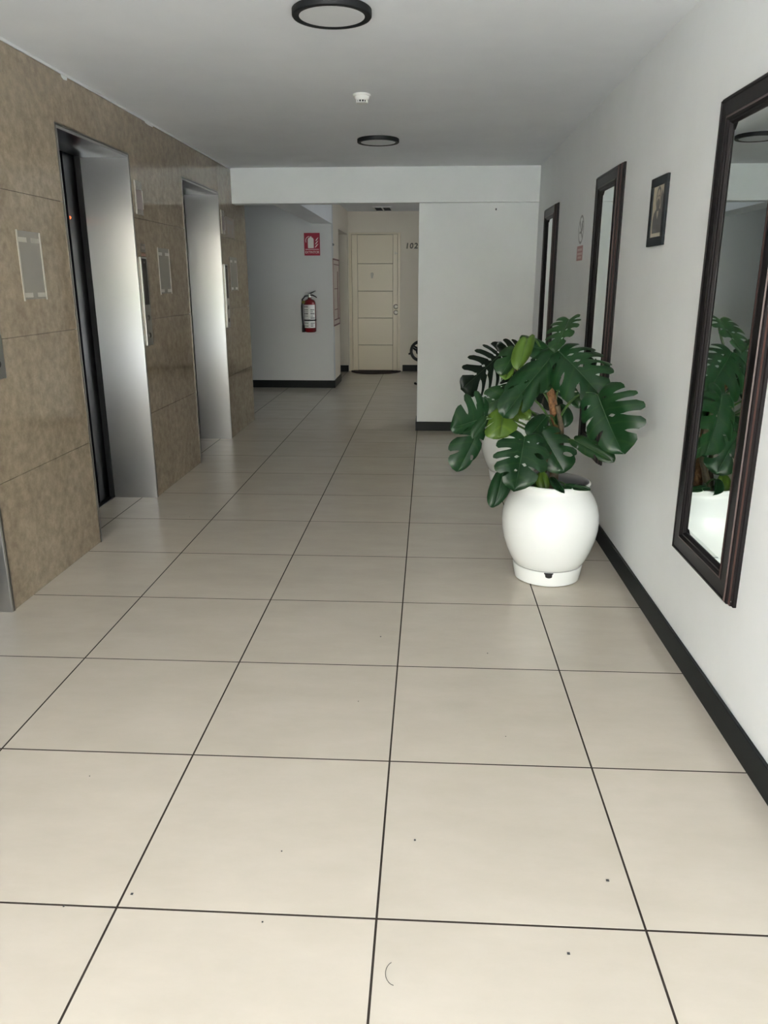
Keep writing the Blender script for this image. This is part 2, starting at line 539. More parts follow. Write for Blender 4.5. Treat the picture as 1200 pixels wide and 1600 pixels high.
def lift(n, y0, y1, words, led):
    root = bpy.data.objects.new('door_%d' % n, None)
    COL.objects.link(root)
    root.location = (XL, (y0 + y1) / 2, 0)
    structure(root, words, 'lift')
    t = 0.014
    for s, ya in ((1, y0), (-1, y1)):
        b = MB()
        b.box(XD + 0.035, XL + 0.003, ya - s * t, ya, 0, LIFT_H, 0.0015)
        b.build('jamb', M['steel'], root)
    b = MB().box(XD + 0.035, XL + 0.003, y0 - t, y1 + t, LIFT_H, LIFT_H + t, 0.0015)
    b.build('head', M['steel'], root)
    # slim return of the lining on the marble face
    b = MB()
    b.box(XL + 0.0005, XL + 0.004, y0 - t - 0.010, y0 - t, 0, LIFT_H + t + 0.010)
    b.box(XL + 0.0005, XL + 0.004, y1 + t, y1 + t + 0.010, 0, LIFT_H + t + 0.010)
    b.box(XL + 0.0005, XL + 0.004, y0 - t, y1 + t, LIFT_H + t, LIFT_H + t + 0.010)
    b.build('edge_trim', M['trim_steel'], root)
    w = (y1 - y0) / 2
    # two-speed door: the leaf nearer the far jamb slides in front of the other
    MB().box(XD - 0.075, XD - 0.045, y0 - 0.06, y1 - 0.16, 0.004, LIFT_H + 0.05, 0.003).build('door_panel', M['door_steel'], root)
    f = MB().box(XD - 0.035, XD - 0.003, y1 - 0.155, y1 + 0.05, 0.004, LIFT_H + 0.05, 0.003).build('door_panel', M['door_steel'], root)
    MB().box(XD - 0.030, XD + 0.002, y1 - 0.160, y1 - 0.150, 0.004, LIFT_H + 0.05).build('door_edge', M['door_steel'], root)
    MB().box(XD + 0.002, XD + 0.034, y1 - 0.006, y1 + 0.019, 0.004, LIFT_H + 0.018).build('dark_slot_filler', M['black_gap'], root)  # black filler standing in for the dark slot the door slides into
    MB().box(XD - 0.08, XD + 0.0345, y0 - 0.03, y1 + 0.03, -0.002, 0.0035).build('sill', M['door_steel'], root)
    MB().box(XD - 0.004, XD + 0.006, y0, y1, 0.0036, 0.006).build('sill_groove', M['black_gap'], root)
    if led:
        MB().lathe([(0.0, 0.006), (0.006, 0.005), (0.009, 0.0)], (XD - 0.003, y1 - 0.137, 1.747), 12, 'X').build('indicator_light', M['led'], root, True)
    return root


lift(2, *LIFTS[0], 'steel lined lift doorway nearest the camera at the left edge', False)
lift(3, *LIFTS[1], 'middle steel lift doorway with a tiny red light by its dark door', True)
lift(4, *LIFTS[2], 'farthest steel lift doorway just before the ceiling beam', False)

# ---- far lobby
structure(MB().box(-3.6, -1.172, 9.1, 9.25, 0, 2.44).build('wall_lobby', M['lobby_paint']), 'white lobby wall in a shade-grey tone carrying the fire extinguisher', 'wall')
side = MB()
side.box(-1.32, -1.172, 9.25, 9.88, 0, 2.44)
side.box(-1.32, -1.172, 9.88, 11.1, 2.085, 2.44)
structure(side.build('wall_recess', M['cream_paint']), 'cream side wall of the passage to the far door', 'wall')
structure(MB().box(-3.6, -1.175, 11.1, 11.2, 0, 2.44).build('wall_niche', M['cream_paint']), 'pale wall seen through the recess beside the far door', 'wall')
far = MB()
DX0, DX1, DH = -1.115, -0.40, 2.085
far.box(-3.6, DX0 - 0.045, 11.2, 11.4, 0, 2.44)
far.box(DX1 + 0.045, 2.75, 11.2, 11.4, 0, 2.44)
far.box(DX0 - 0.045, DX1 + 0.045, 11.2, 11.4, DH + 0.03, 2.44)
far.box(DX0 - 0.045, DX1 + 0.045, 11.34, 11.4, 0, DH + 0.03)  # added unseen backing behind the door, stops outside light leaking in
structure(far.build('wall_far', M['cream_paint']), 'cream wall around the far apartment door', 'wall')
rw = MB()
rw.box(2.6, 2.75, YB + 0.15, 7.85, 0, 2.44); rw.box(2.6, 2.75, 8.55, 11.2, 0, 2.44)
rw.box(2.6, 2.75, 7.85, 8.55, 0, 0.9); rw.box(2.6, 2.75, 7.85, 8.55, 1.95, 2.44)
structure(rw.build('wall_side', M['paint']), 'lobby wall with an added side window opening, out of sight', 'wall')
structure(MB().box(XR + 0.15, 2.6, YB + 0.15, YB + 0.3, 0, 2.44).build('wall_inner', M['paint']), 'lobby wall behind the mirror wall, out of sight', 'wall')
structure(MB().box(-3.75, -3.6, 6.3, 11.4, 0, 2.44).build('wall_end', M['paint']), 'end wall of the lobby to the left, out of sight', 'wall')
sh = MB().box(-2.45, -2.12, ENT_Y, 6.3, 0, 2.48)
sh.box(-3.6, XL - 0.30, 6.32, 6.48, 0, 2.44); sh.box(-2.45, XL - 0.30, ENT_Y - 0.2, ENT_Y, 0, 2.48)
structure(sh.build('wall_shaft', M['black_gap']), 'dark back wall of the lift shafts, behind the lift doors', 'wall')

structure(MB().box(-3.6, -1.159, 9.087, 9.0995, 0, 0.10, 0.002).build('baseboard_lobby', M['skirting']), 'black skirting under the fire extinguisher wall', 'baseboard')
structure(MB().box(-1.1715, -1.159, 9.0998, 9.88, 0, 0.10, 0.002).build('baseboard_passage', M['skirting']), 'black skirting along the side wall of the passage', 'baseboard')
structure(MB().box(-1.50, -1.176, 11.087, 11.0995, 0, 0.10, 0.002).build('baseboard_niche', M['skirting']), 'black skirting left of the far door', 'baseboard')
structure(MB().box(DX1 + 0.085, 2.6, 11.187, 11.1995, 0, 0.10, 0.002).build('baseboard_far', M['skirting']), 'black skirting right of the far door', 'baseboard')

# ---- apartment door
door = bpy.data.objects.new('door_1', None)
COL.objects.link(door)
door.location = ((DX0 + DX1) / 2, 11.2, 0)
structure(door, 'cream panelled apartment door at the far end of the hall', 'door')
fr = MB()
fr.box(DX0 - 0.044, DX0 - 0.004, 11.192, 11.30, 0, DH + 0.003)
fr.box(DX1 + 0.004, DX1 + 0.044, 11.192, 11.30, 0, DH + 0.003)
fr.box(DX0 - 0.044, DX1 + 0.044, 11.192, 11.30, DH + 0.003, DH + 0.028)
fr.build('door_frame', M['cream_door'], door)
leaf_ = MB().box(DX0, DX1, 11.214, 11.25, 0.012, DH).build('door_leaf', mat('door_groove', (0.30, 0.26, 0.19), 0.6), door)
g = 0.005
SX0, SX1 = -1.025, -0.475
MB().box(DX0, SX0 - g, 11.204, 11.214, 0.012, DH, 0.002).build('stile', M['cream_door'], door)
MB().box(SX1 + g, DX1, 11.204, 11.214, 0.012, DH, 0.002).build('stile', M['cream_door'], door)
zs = [0.012, 0.412, 0.832, 1.243, 1.656, DH]
for z0, z1 in zip(zs, zs[1:]):
    MB().box(SX0, SX1, 11.204, 11.214, z0 + g, z1 - g, 0.002).build('door_board', M['cream_door'], door)
for z in (1.008, 0.918):
    MB().lathe([(0.0, -0.03 if z > 1 else -0.012), (0.018, -0.028 if z > 1 else -0.011), (0.027, -0.012 if z > 1 else -0.006), (0.029, 0.0)],
               (-0.425, 11.204, z), 20, 'Y').build('knob' if z > 1 else 'lock_plate', M['brass'], door, True)
for z in (1.008, 0.918):
    MB().lathe([(0.028, -0.004), (0.035, -0.004), (0.037, 0.0)], (-0.425, 11.204, z), 20, 'Y').build('rosette', M['bronze'], door)
b = MB()
b.box(-0.445, -0.437, 11.196, 11.204, 1.79, 1.83); b.box(-0.385, -0.377, 11.196, 11.204, 1.79, 1.83)
b.box(-0.437, -0.385, 11.199, 11.204, 1.806, 1.814)
b.build('door_guard', M['nickel'], door)
b = MB()
b.lathe([(0.0, -0.003), (0.022, -0.002), (0.024, 0)], (-0.80, 11.204, 1.50), 14, 'Y')
b.prism([(-0.822, 1.49), (-0.778, 1.49), (-0.785, 1.445), (-0.80, 1.432), (-0.815, 1.445)], lambda a, b_, d: (a, d, b_), 11.2015, 11.204)
b.build('faded_crest', mat('faded_grey_emblem', (0.46, 0.43, 0.35), 0.4), door)

# ---- entrance behind the camera (seen only in reflections)
structure(MB().box(-2.1, 1.21, ENT_Y - 0.2, ENT_Y - 0.02, 2.14, 2.48).build('wall_front', M['black_metal']), 'lintel over the entrance behind the camera', 'wall')  # unlit look of the lintel put into its black colour for the steel reflections
win = bpy.data.objects.new('window_1', None)
COL.objects.link(win)
win.location = (-0.32, ENT_Y - 0.1, 0)
structure(win, 'open glazed entrance behind the camera', 'entrance')
for x in (-1.66, -0.74, 0.12, 1.02):
    MB().box(x - 0.025, x + 0.025, ENT_Y - 0.13, ENT_Y - 0.08, 0, 2.14).build('mullion', M['black_metal'], win)
MB().box(-1.64, 1.0, ENT_Y - 0.12, ENT_Y - 0.09, 0.98, 1.02).build('rail', M['black_metal'], win)
fc = MB().box(-30, 30, -29.0, -28.0, -0.1, 7.0)
for i in range(12):
    for z in (1.0, 4.2):
        fc.box(-27.5 + i * 5, -25.5 + i * 5, -28.0, -27.9, z, z + 1.6)
tag(fc.build('building', M['facade']), 'long sunlit rendered building across the paving, behind the camera', 'building')['kind'] = 'structure'
structure(MB().box(-30, 30, -40, ENT_Y - 0.2, -0.12, -0.02).build('ground', M['paving']), 'pale paving outside the entrance', 'ground')
hb = MB()
random.seed(9)
for i in range(36):
    x = -18 + i * 1.0
    hb.box(x - 0.6, x + 0.6, -26.6 + random.uniform(-.2, .2), -25.6, -0.02, 0.9 + random.uniform(-.12, .12), 0.1)
tag(hb.build('hedge', M['hedge']), 'clipped green hedge across the paving outside the entrance', 'hedge')['kind'] = 'stuff'

# ================================================================== things
# ---- ceiling lamps and smoke detector


def ceiling_light(y, words):
    t = thing('ceiling_light', words, 'lamp', (-0.283, y, CEIL), 'round black rimmed ceiling lamps')
    c = (-0.283, y, CEIL)
    MB().lathe([(0.146, 0.0), (0.150, -0.003), (0.150, -0.022), (0.147, -0.026), (0.126, -0.026), (0.1235, -0.024), (0.1235, -0.012)], c, 56).build('rim', M['black_metal'], t, 40)
    MB().lathe([(0.0, -0.0245), (0.10, -0.0242), (0.1245, -0.0235)], c, 56).build('diffuser', M['diffuser'], t, 40)


ceiling_light(1.885, 'round black rimmed ceiling lamp nearest the camera, cut by the top edge of the photo')
ceiling_light(4.62, 'round black rimmed ceiling lamp farther down the hall, beyond the smoke detector')
t = thing('smoke_detector', 'small white smoke detector on the ceiling between the two lamps', 'smoke detector', (-0.285, 3.25, CEIL))
c = (-0.285, 3.25, CEIL)
MB().lathe([(0.052, 0), (0.052, -0.012), (0.047, -0.016)], c, 32, close=True).build('base', M['white_plastic'], t, 40)
MB().lathe([(0.045, -0.016), (0.043, -0.030), (0.036, -0.040), (0.034, -0.042)], c, 32).build('body', M['white_plastic'], t, 40)
MB().lathe([(0.024, -0.040), (0.024, -0.056)], c, 24).build('chamber', M['black_gap'], t, 40)
b = MB()
for k in range(12):
    a = 2 * math.pi * k / 12
    x, y = c[0] + 0.032 * math.cos(a), c[1] + 0.032 * math.sin(a)
    b.tube([(x, y, CEIL - 0.041), (x, y, CEIL - 0.057)], 0.0032, 6)
b.build('grille', M['white_plastic'], t)
MB().lathe([(0.036, -0.056), (0.034, -0.061), (0.0, -0.064)], c, 28).build('cap', M['white_plastic'], t, 40)
t.scale = (0.92, 0.92, 0.74)

# ---- wall mirrors: mitred moulded frame, bevelled glass
FRAME = [(0.0, 0.0), (0.0, 0.010), (0.004, 0.013), (0.004, 0.019), (0.009, 0.023), (0.009, 0.029), (0.014, 0.032), (0.016, 0.036),
         (0.022, 0.036), (0.024, 0.033), (0.066, 0.031), (0.069, 0.034), (0.075, 0.035), (0.080, 0.031), (0.083, 0.027), (0.088, 0.026), (0.094, 0.018)]


def rail(name, p0, p1, inward, parent):
    """one mitred side of the frame; p0, p1 outer corners as (y, z), inward a unit (y, z) direction"""
    d = Vector((p1[0] - p0[0], p1[1] - p0[1])).normalized()
    vs, fs, mi = [], [], []
    prof = FRAME + [(0.094, 0.0)]
    for q in (0, 1):
        base = Vector(p0 if q == 0 else p1)
        sgn = 1 if q == 0 else -1
        for off, h in prof:
            p = base + Vector(inward) * off + d * (off * sgn)
            vs.append((XR - h, p.x, p.y))
    n = len(prof)
    for i in range(n - 1):
        fs.append((i, i + 1, n + i + 1, n + i))
    fs.append((n - 1, 0, n, 2 * n - 1))
    b = MB().add(vs, fs)
    o = b.build(name, [M['wood'], M['wood_red']], parent)
    for poly in o.data.polygons:
        k = sorted(set(v % n for v in poly.vertices))
        if k and (k[0] in (3, 6) and k[-1] == k[0] + 1 or k[0] in (11,)):
            poly.material_index = 1
    return o


def mirror(y0, words, hole):
    y1, z0, z1 = y0 + 0.56, 0.413, 1.95
    t = thing('wall_mirror', words, 'mirror', (XR, (y0 + y1) / 2, z0), 'tall dark framed wall mirrors')
    rail('frame_side', (y0, z0), (y0, z1), (1, 0), t)
    rail('frame_side', (y1, z1), (y1, z0), (-1, 0), t)
    rail('frame_rail', (y0, z1), (y1, z1), (0, -1), t)
    rail('frame_rail', (y1, z0), (y0, z0), (0, 1), t)
    a, e = 0.092, 0.024
    vs = []
    for o_, h in ((a, 0.0165), (a + e, 0.0195)):
        vs += [(XR - h, y0 + o_, z0 + o_), (XR - h, y1 - o_, z0 + o_), (XR - h, y1 - o_, z1 - o_), (XR - h, y0 + o_, z1 - o_)]
    MB().add(vs[:0] + vs, [(4, 5, 6, 7)] + [(i, (i + 1) % 4, 4 + (i + 1) % 4, 4 + i) for i in range(4)]).build('mirror_glass', M['mirror'], t)
    MB().box(XR - 0.004, XR - 0.0005, y0 + a - 0.01, y1 - a + 0.01, z0 + a - 0.01, z1 - a + 0.01).build('backing', M['wood'], t)
    if hole:
        MB().lathe([(0.0, -0.0015), (0.003, 0)], (XR - 0.017, y0 + 0.0035, z0 + 0.02), 8, 'X').build('nail', M['nickel'], t)
    return t


mirror(0.853, 'tall dark framed wall mirror nearest the camera, cut by the right edge of the photo', True)
mirror(2.79, 'tall dark framed wall mirror in the middle, behind the front plant', False)
mirror(4.83, 'tall dark framed wall mirror farthest away, next to the white wall block', False)

# ---- framed portrait photograph
t = thing('framed_portrait', 'small dark framed sepia portrait of a bearded man between two wall mirrors', 'picture', (XR, 2.128, 1.527))
PY0, PY1, PZ0, PZ1 = 2.010, 2.246, 1.527, 1.802
fb = MB()
for y0, y1, z0, z1 in ((PY0, PY1, PZ0, PZ0 + 0.036), (PY0, PY1, PZ1 - 0.036, PZ1), (PY0, PY0 + 0.036, PZ0 + 0.036, PZ1 - 0.036), (PY1 - 0.036, PY1, PZ0 + 0.036, PZ1 - 0.036)):
    fb.box(XR - 0.012, XR - 0.0005, y0, y1, z0, z1, 0.0015)
fb.build('frame', mat('black_blue_mount', (0.006, 0.008, 0.010), 0.5, spec=0.2), t)
MB().box(XR - 0.007, XR - 0.001, PY0 + 0.034, PY1 - 0.034, PZ0 + 0.034, PZ1 - 0.034).build('photo', M['sepia'], t)


def flat(poly, m, lay, name='print'):
    # photo coordinates: a to the viewer's right (towards smaller Y), b up, centre (2.128, 1.664)
    return MB().prism(poly, lambda a, b_, d: (d, 2.128 - a, 1.664 + b_), XR - 0.0071 - lay * 0.0003, XR - 0.0069 - lay * 0.0003).build(name, m, t)


def ell(cx, cy, rx, ry, n=22, a0=0.0, a1=2 * math.pi):
    full = abs(a1 - a0 - 2 * math.pi) < 1e-6
    return [(cx + rx * math.cos(a0 + (a1 - a0) * i / (n if full else n - 1)), cy + ry * math.sin(a0 + (a1 - a0) * i / (n if full else n - 1))) for i in range(n)]


flat([(-0.062, -0.085), (0.066, -0.085), (0.066, -0.02), (0.05, 0.0), (0.022, 0.012), (-0.022, 0.012), (-0.052, -0.004), (-0.066, -0.03)], M['sepia_dark'], 1, 'suit')
flat([(-0.014, 0.022), (0.016, 0.022), (0.012, -0.012), (0.001, -0.03), (-0.01, -0.012)], M['sepia'], 2, 'collar')
flat(ell(0.0, 0.054, 0.036, 0.046), M['sepia_dark'], 2, 'hair')
flat(ell(0.002, 0.050, 0.027, 0.038), M['sepia_mid'], 3, 'face')
flat(ell(0.002, 0.026, 0.025, 0.025), M['sepia_dark'], 4, 'beard')
flat([(-0.016, 0.064), (-0.004, 0.066), (-0.004, 0.059), (-0.016, 0.058)], M['sepia_dark'], 4, 'eye')
flat([(0.007, 0.066), (0.019, 0.064), (0.019, 0.058), (0.007, 0.059)], M['sepia_dark'], 4, 'eye')
flat([(0.034, -0.02), (0.067, -0.02), (0.067, 0.06), (0.045, 0.085), (0.034, 0.05)], mat('sepia_shadow_tone', (0.06, 0.055, 0.05), 0.35), 0.5, 'backdrop')

# ---- no smoking sticker
t = thing('no_smoking_sticker', 'faded no smoking sticker with a ring over a pink text plate, between two mirrors', 'sign', (XR, 3.885, 1.51))


def st(a, b_, d):
    return (XR - d, 3.885 - a, b_)


def ring(cx, cy, r0, r1, n=40, a0=0.0, a1=2 * math.pi):
    vs = [(cx + r * math.cos(a0 + (a1 - a0) * i / n), cy + r * math.sin(a0 + (a1 - a0) * i / n)) for r in (r0, r1) for i in range(n + 1)]
    fs = [(i, i + 1, n + 2 + i, n + 1 + i) for i in range(n)]
    return vs, fs


vs, fs = ring(0, 1.700, 0.073, 0.088)
MB().add([st(a, b_, 0.0010) for a, b_ in vs], fs).build('ring', M['faded_grey'], t)
MB().prism([(-0.064, 1.751), (-0.051, 1.764), (0.064, 1.649), (0.051, 1.636)], lambda a, b_, d: st(a, b_, d), 0.0006, 0.0012).build('slash', M['faded_grey'], t)
MB().prism([(-0.05, 1.676), (0.03, 1.676), (0.03, 1.690), (-0.05, 1.690)], lambda a, b_, d: st(a, b_, d), 0.0004, 0.0009).build('cigarette', M['faded_grey'], t)
MB().tube([st(0.035, 1.69, .0012), st(0.048, 1.712, .0012), st(0.036, 1.73, .0012), st(0.045, 1.748, .0012)], 0.0045, 6).build('smoke', M['faded_grey'], t)
MB().prism([(-0.098, 1.512), (0.098, 1.512), (0.098, 1.602), (-0.098, 1.602)], lambda a, b_, d: st(a, b_, d), 0.0004, 0.0009).build('plate', M['faded_red'], t)
for z, w in ((1.578, 0.075), (1.553, 0.082), (1.531, 0.06)):
    MB().prism([(-w, z - 0.007), (w, z - 0.007), (w, z + 0.007), (-w, z + 0.007)], lambda a, b_, d: st(a, b_, d), 0.0009, 0.0012).build('text_line', M['faded_pink'], t)

# ---- lift call panels, acrylic sign holders, taped sheets


def call_panel(y0, words):
    t = thing('call_panel', words, 'call panel', (XL, y0 + 0.055, 0.99), 'steel lift call panels on the marble wall')
    y1, z0, z1 = y0 + 0.11, 0.992, 1.532
    MB().box(XL + 0.0003, XL + 0.011, y0, y1, z0, z1, 0.002).build('plate', M['panel_steel'], t)
    MB().box(XL + 0.0108, XL + 0.0125, y0 + 0.016, y1 - 0.016, 1.245, 1.522, 0.0006).build('display', M['black_gloss'], t)
    for z in (1.50,):
        MB().lathe([(0.0, 0.003), (0.005, 0.002), (0.006, 0)], (XL + 0.0125, (y0 + y1) / 2, z), 10, 'X').build('screw', M['panel_steel'], t)
    for z in (1.165, 1.055):
        b = MB().lathe([(0.0, 0.006), (0.014, 0.006), (0.017, 0.003), (0.018, 0.0)], (XL + 0.011, (y0 + y1) / 2, z), 20, 'X').build('button', M['trim_steel'], t, 40)
    return t


call_panel(1.694, 'steel lift call panel cut by the left edge of the photo')
call_panel(3.52, 'steel lift call panel with black display between the two visible lift doorways')
call_panel(5.565, 'steel lift call panel beyond the farthest lift doorway')


def sign_holder(y0, words):
    t = thing('sign_holder', words, 'sign holder', (XL, y0 + 0.06, 1.78), 'clear sign holders above the call panels')
    y1, z0, z1 = y0 + 0.125, 1.782, 1.975
    MB().box(XL + 0.0003, XL + 0.004, y0, y1, z0, z1).build('back_plate', M['clear'], t)
    MB().box(XL + 0.004, XL + 0.011, y0, y0 + 0.003, z0, z1).build('edge_strip', M['tape'], t)
    MB().box(XL + 0.004, XL + 0.008, y1 - 0.004, y1, z0 + 0.035, z1 - 0.05).build('edge_strip', M['tape'], t)
    MB().box(XL + 0.004, XL + 0.0055, y0 + 0.02, y1 - 0.012, z0 + 0.03, z1 - 0.05).build('card', mat('faded_lilac_card', (0.30, 0.25, 0.24), 0.5), t)


sign_holder(3.54, 'small clear sign holder on the marble above the middle call panel')
sign_holder(5.56, 'small clear sign holder on the marble above the farthest call panel')

t = thing('notice_sheet', 'clear notice sheet with faint print beside the farthest sign holder', 'notice', (XL, 5.86, 1.76))
MB().box(XL + 0.0003, XL + 0.002, 5.72, 6.03, 1.765, 1.935).build('sheet', mat('faint_paper', (0.27, 0.22, 0.18), 0.3), t)
for y0, y1, z in ((5.78, 5.99, 1.90), (5.78, 5.99, 1.885), (5.80, 5.83, 1.82), (5.94, 5.96, 1.82)):
    MB().box(XL + 0.002, XL + 0.0026, y0, y1, z - 0.004 if z > 1.85 else z - 0.03, z + 0.004 if z > 1.85 else z + 0.03).build('text_line', M['faded_grey'], t)


def taped_sheet(y0, w, words):
    t = thing('taped_sheet', words, 'sheet', (XL, y0 + w / 2, 1.302), 'grey sheets taped to the marble')
    y1, z0, z1 = y0 + w, 1.304, 1.602
    MB().box(XL + 0.0003, XL + 0.003, y0 + 0.004, y1 - 0.004, z0 + 0.004, z1 - 0.003, 0.0008).build('sheet', M['sheet'], t)
    MB().box(XL + 0.003, XL + 0.006, y0, y0 + 0.011, z0 - 0.003, z1).build('edge_strip', M['tape'], t)
    MB().box(XL + 0.003, XL + 0.006, y1 - 0.009, y1, z0, z1 - 0.004).build('edge_strip', M['tape'], t)
    for za in (z0 + 0.012, z1 - 0.05):
        for ya, yb in ((y0 + 0.013, y0 + 0.088), (y1 - 0.085, y1 - 0.014)):
            if w < 0.2 and za > 1.5:
                continue
            MB().box(XL + 0.003, XL + 0.0036, ya, yb, za, za + 0.02).build('tape_tab', M['tape'], t)


taped_sheet(2.048, 0.216, 'grey sheet with four pale tape tabs on the marble before the middle lift')
taped_sheet(3.868, 0.235, 'grey sheet taped to the marble between the two visible lift doorways')
taped_sheet(5.79, 0.26, 'grey sheet taped to the marble beyond the farthest lift doorway')
t = thing('small_sticker', 'small faint dark sticker just above the middle call panel', 'sticker', (XL, 3.60, 1.55))
MB().box(XL + 0.0003, XL + 0.001, 3.565, 3.65, 1.562, 1.612).build('sheet', mat('faint_dark_sticker', (0.10, 0.08, 0.06), 0.4), t)
MB().box(XL + 0.001, XL + 0.0014, 3.58, 3.635, 1.578, 1.598).build('print', mat('faint_sticker_print', (0.22, 0.18, 0.14), 0.4), t)
MB().box(XL + 0.0003, XL + 0.001, 3.575, 3.65, 1.538, 1.554).build('red_line', mat('faint_red_print', (0.22, 0.10, 0.06), 0.4), t)

# ---- fire extinguisher and its sign
EX, EY = -1.462, 8.985
t = thing('fire_extinguisher', 'red fire extinguisher with black hose hanging on the lobby wall under a red sign', 'fire extinguisher', (EX, 9.1, 0.74))
c = (EX, EY, 0.0)
body = [(0.0, 0.745), (0.055, 0.745), (0.072, 0.750), (0.079, 0.760), (0.079, 1.10), (0.076, 1.125), (0.066, 1.148), (0.048, 1.163), (0.026, 1.172), (0.022, 1.19), (0.0, 1.192)]
MB().lathe(body, c, 36).build('cylinder', M['red'], t, 40)
lab = MB()
n = 14
for i in range(n + 1):
    a = math.radians(-152 + 124 * i / n)
    for z in (0.805, 1.098):
        lab.v.append((EX + 0.0797 * math.cos(a), EY + 0.0797 * math.sin(a), z))
for i in range(n):
    lab.f.append((2 * i, 2 * i + 2, 2 * i + 3, 2 * i + 1))
lb = lab.build('label_sheet', M['print_white'], t, True)
random.seed(2)
pr = MB()
for z, h in ((1.072, .014), (1.035, .012), (1.012, .008), (0.985, .02), (0.955, .008), (0.93, .018), (0.865, .010), (0.848, .008), (0.828, .012)):
    for a0, a1 in ((-146, -128), (-125, -100), (-78, -52), (-50, -36)):
        if random.random() < .3:
            continue
        vs = []
        for i in range(4):
            a = math.radians(a0 + (a1 - a0) * i / 3)
            for zz in (z - h / 2, z + h / 2):
                vs.append((EX + 0.0801 * math.cos(a), EY + 0.0801 * math.sin(a), zz))
        pr.add(vs, [(2 * i, 2 * i + 2, 2 * i + 3, 2 * i + 1) for i in range(3)])
pr.build('printed_blocks', M['print_grey'], lb)['kind'] = 'stuff'
MB().lathe([(0.0797, 0.893), (0.0825, 0.895), (0.0825, 0.909), (0.0797, 0.911)], c, 36).build('strap', M['black_metal'], t)
MB().lathe([(0.0, 1.19), (0.021, 1.19), (0.021, 1.215), (0.016, 1.22), (0.016, 1.235), (0.0, 1.237)], c, 18).build('valve', M['nickel'], t, 40)
MB().tube([(EX - 0.012, EY, 1.232), (EX + 0.012, EY - 0.005, 1.240), (EX + 0.05, EY - 0.01, 1.258), (EX + 0.082, EY - 0.012, 1.272)], [0.010, 0.010, 0.008, 0.006], 8).build('lever', M['black_metal'], t)
MB().tube([(EX - 0.005, EY, 1.218), (EX + 0.04, EY - 0.012, 1.218), (EX + 0.075, EY - 0.012, 1.202), (EX + 0.097, EY - 0.012, 1.186)], [0.011, 0.009, 0.008, 0.006], 8).build('carry_handle', M['black_metal'], t)
MB().tube([(EX - 0.012, EY - 0.01, 1.238), (EX - 0.035, EY - 0.015, 1.252), (EX - 0.06, EY - 0.015, 1.248)], 0.003, 6).build('safety_pin', M['nickel'], t)
MB().tube([(EX - 0.015, EY - 0.01, 1.212), (EX - 0.055, EY - 0.02, 1.205), (EX - 0.092, EY - 0.025, 1.165), (EX - 0.103, EY - 0.025, 1.08), (EX - 0.100, EY - 0.025, 0.95), (EX - 0.092, EY - 0.025, 0.84)], 0.011, 10).build('hose', M['black_gap'], t)
MB().tube([(EX - 0.092, EY - 0.025, 0.842), (EX - 0.089, EY - 0.025, 0.80), (EX - 0.088, EY - 0.025, 0.748)], [0.013, 0.020, 0.022], 12).build('nozzle', M['black_gap'], t)
MB().lathe([(0.0, -0.004), (0.022, -0.004), (0.022, 0.004), (0.0, 0.004)], (EX - 0.075, EY - 0.045, 1.13), 14, 'Y').build('seal_tag', mat('yellow_green_tag', (0.20, 0.19, 0.03), 0.5), t)
MB().box(EX - 0.03, EX + 0.03, EY + 0.078, 9.0995, 1.02, 1.16, 0.003).build('wall_bracket', M['black_metal'], t)

t = thing('extinguisher_sign', 'red EXTINTOR sign with white extinguisher pictogram on the lobby wall', 'sign', (-1.425, 9.1, 1.71))
SXC, SZC, SW, SH = -1.428, 1.851, 0.205, 0.278
MB().box(SXC - SW / 2, SXC + SW / 2, 9.0955, 9.0995, SZC - SH / 2, SZC + SH / 2, 0.001).build('plate', M['sign_red'], t)


def sg(a, b_, d):
    return (SXC + a, 9.0955 - d, SZC + b_)


MB().prism([(-0.088, -0.066), (0.088, -0.066), (0.088, -0.059), (-0.088, -0.059)], lambda a, b_, d: sg(a, b_, d), 0.0, 0.0006).build('divider', M['print_white'], t)
text_mesh('EXTINTOR', 0.044, 0.0003, lambda a, b_, d: sg(a * 0.86, b_ - 0.099, d + 0.0002), M['print_white'], 'lettering', t)
cyl = [(-0.050, -0.048), (0.018, -0.048), (0.022, -0.042), (0.022, 0.062), (0.012, 0.078), (-0.004, 0.084), (-0.004, 0.096), (-0.026, 0.096), (-0.026, 0.084), (-0.044, 0.078), (-0.054, 0.062), (-0.054, -0.042)]
MB().prism(cyl, lambda a, b_, d: sg(a, b_, d), 0.0, 0.0006).build('pictogram', M['print_white'], t)
vs, fs = ring(-0.030, 0.045, 0.048, 0.055, 14, math.radians(95), math.radians(205))
MB().add([sg(a, b_, 0.0006) for a, b_ in vs], fs).build('hose_mark', M['print_white'], t)
for k in range(3):
    x0, z0 = 0.034 + 0.004 * k, -0.045 + 0.04 * k
    MB().prism([(x0, z0), (x0 + 0.02, z0 + 0.012), (x0 + 0.05 - .003 * k, z0 + 0.05), (x0 + 0.03, z0 + 0.042), (x0 + 0.012, z0 + 0.024)], lambda a, b_, d: sg(a, b_, d), 0.0, 0.0006).build('flame_mark', M['print_white'], t)

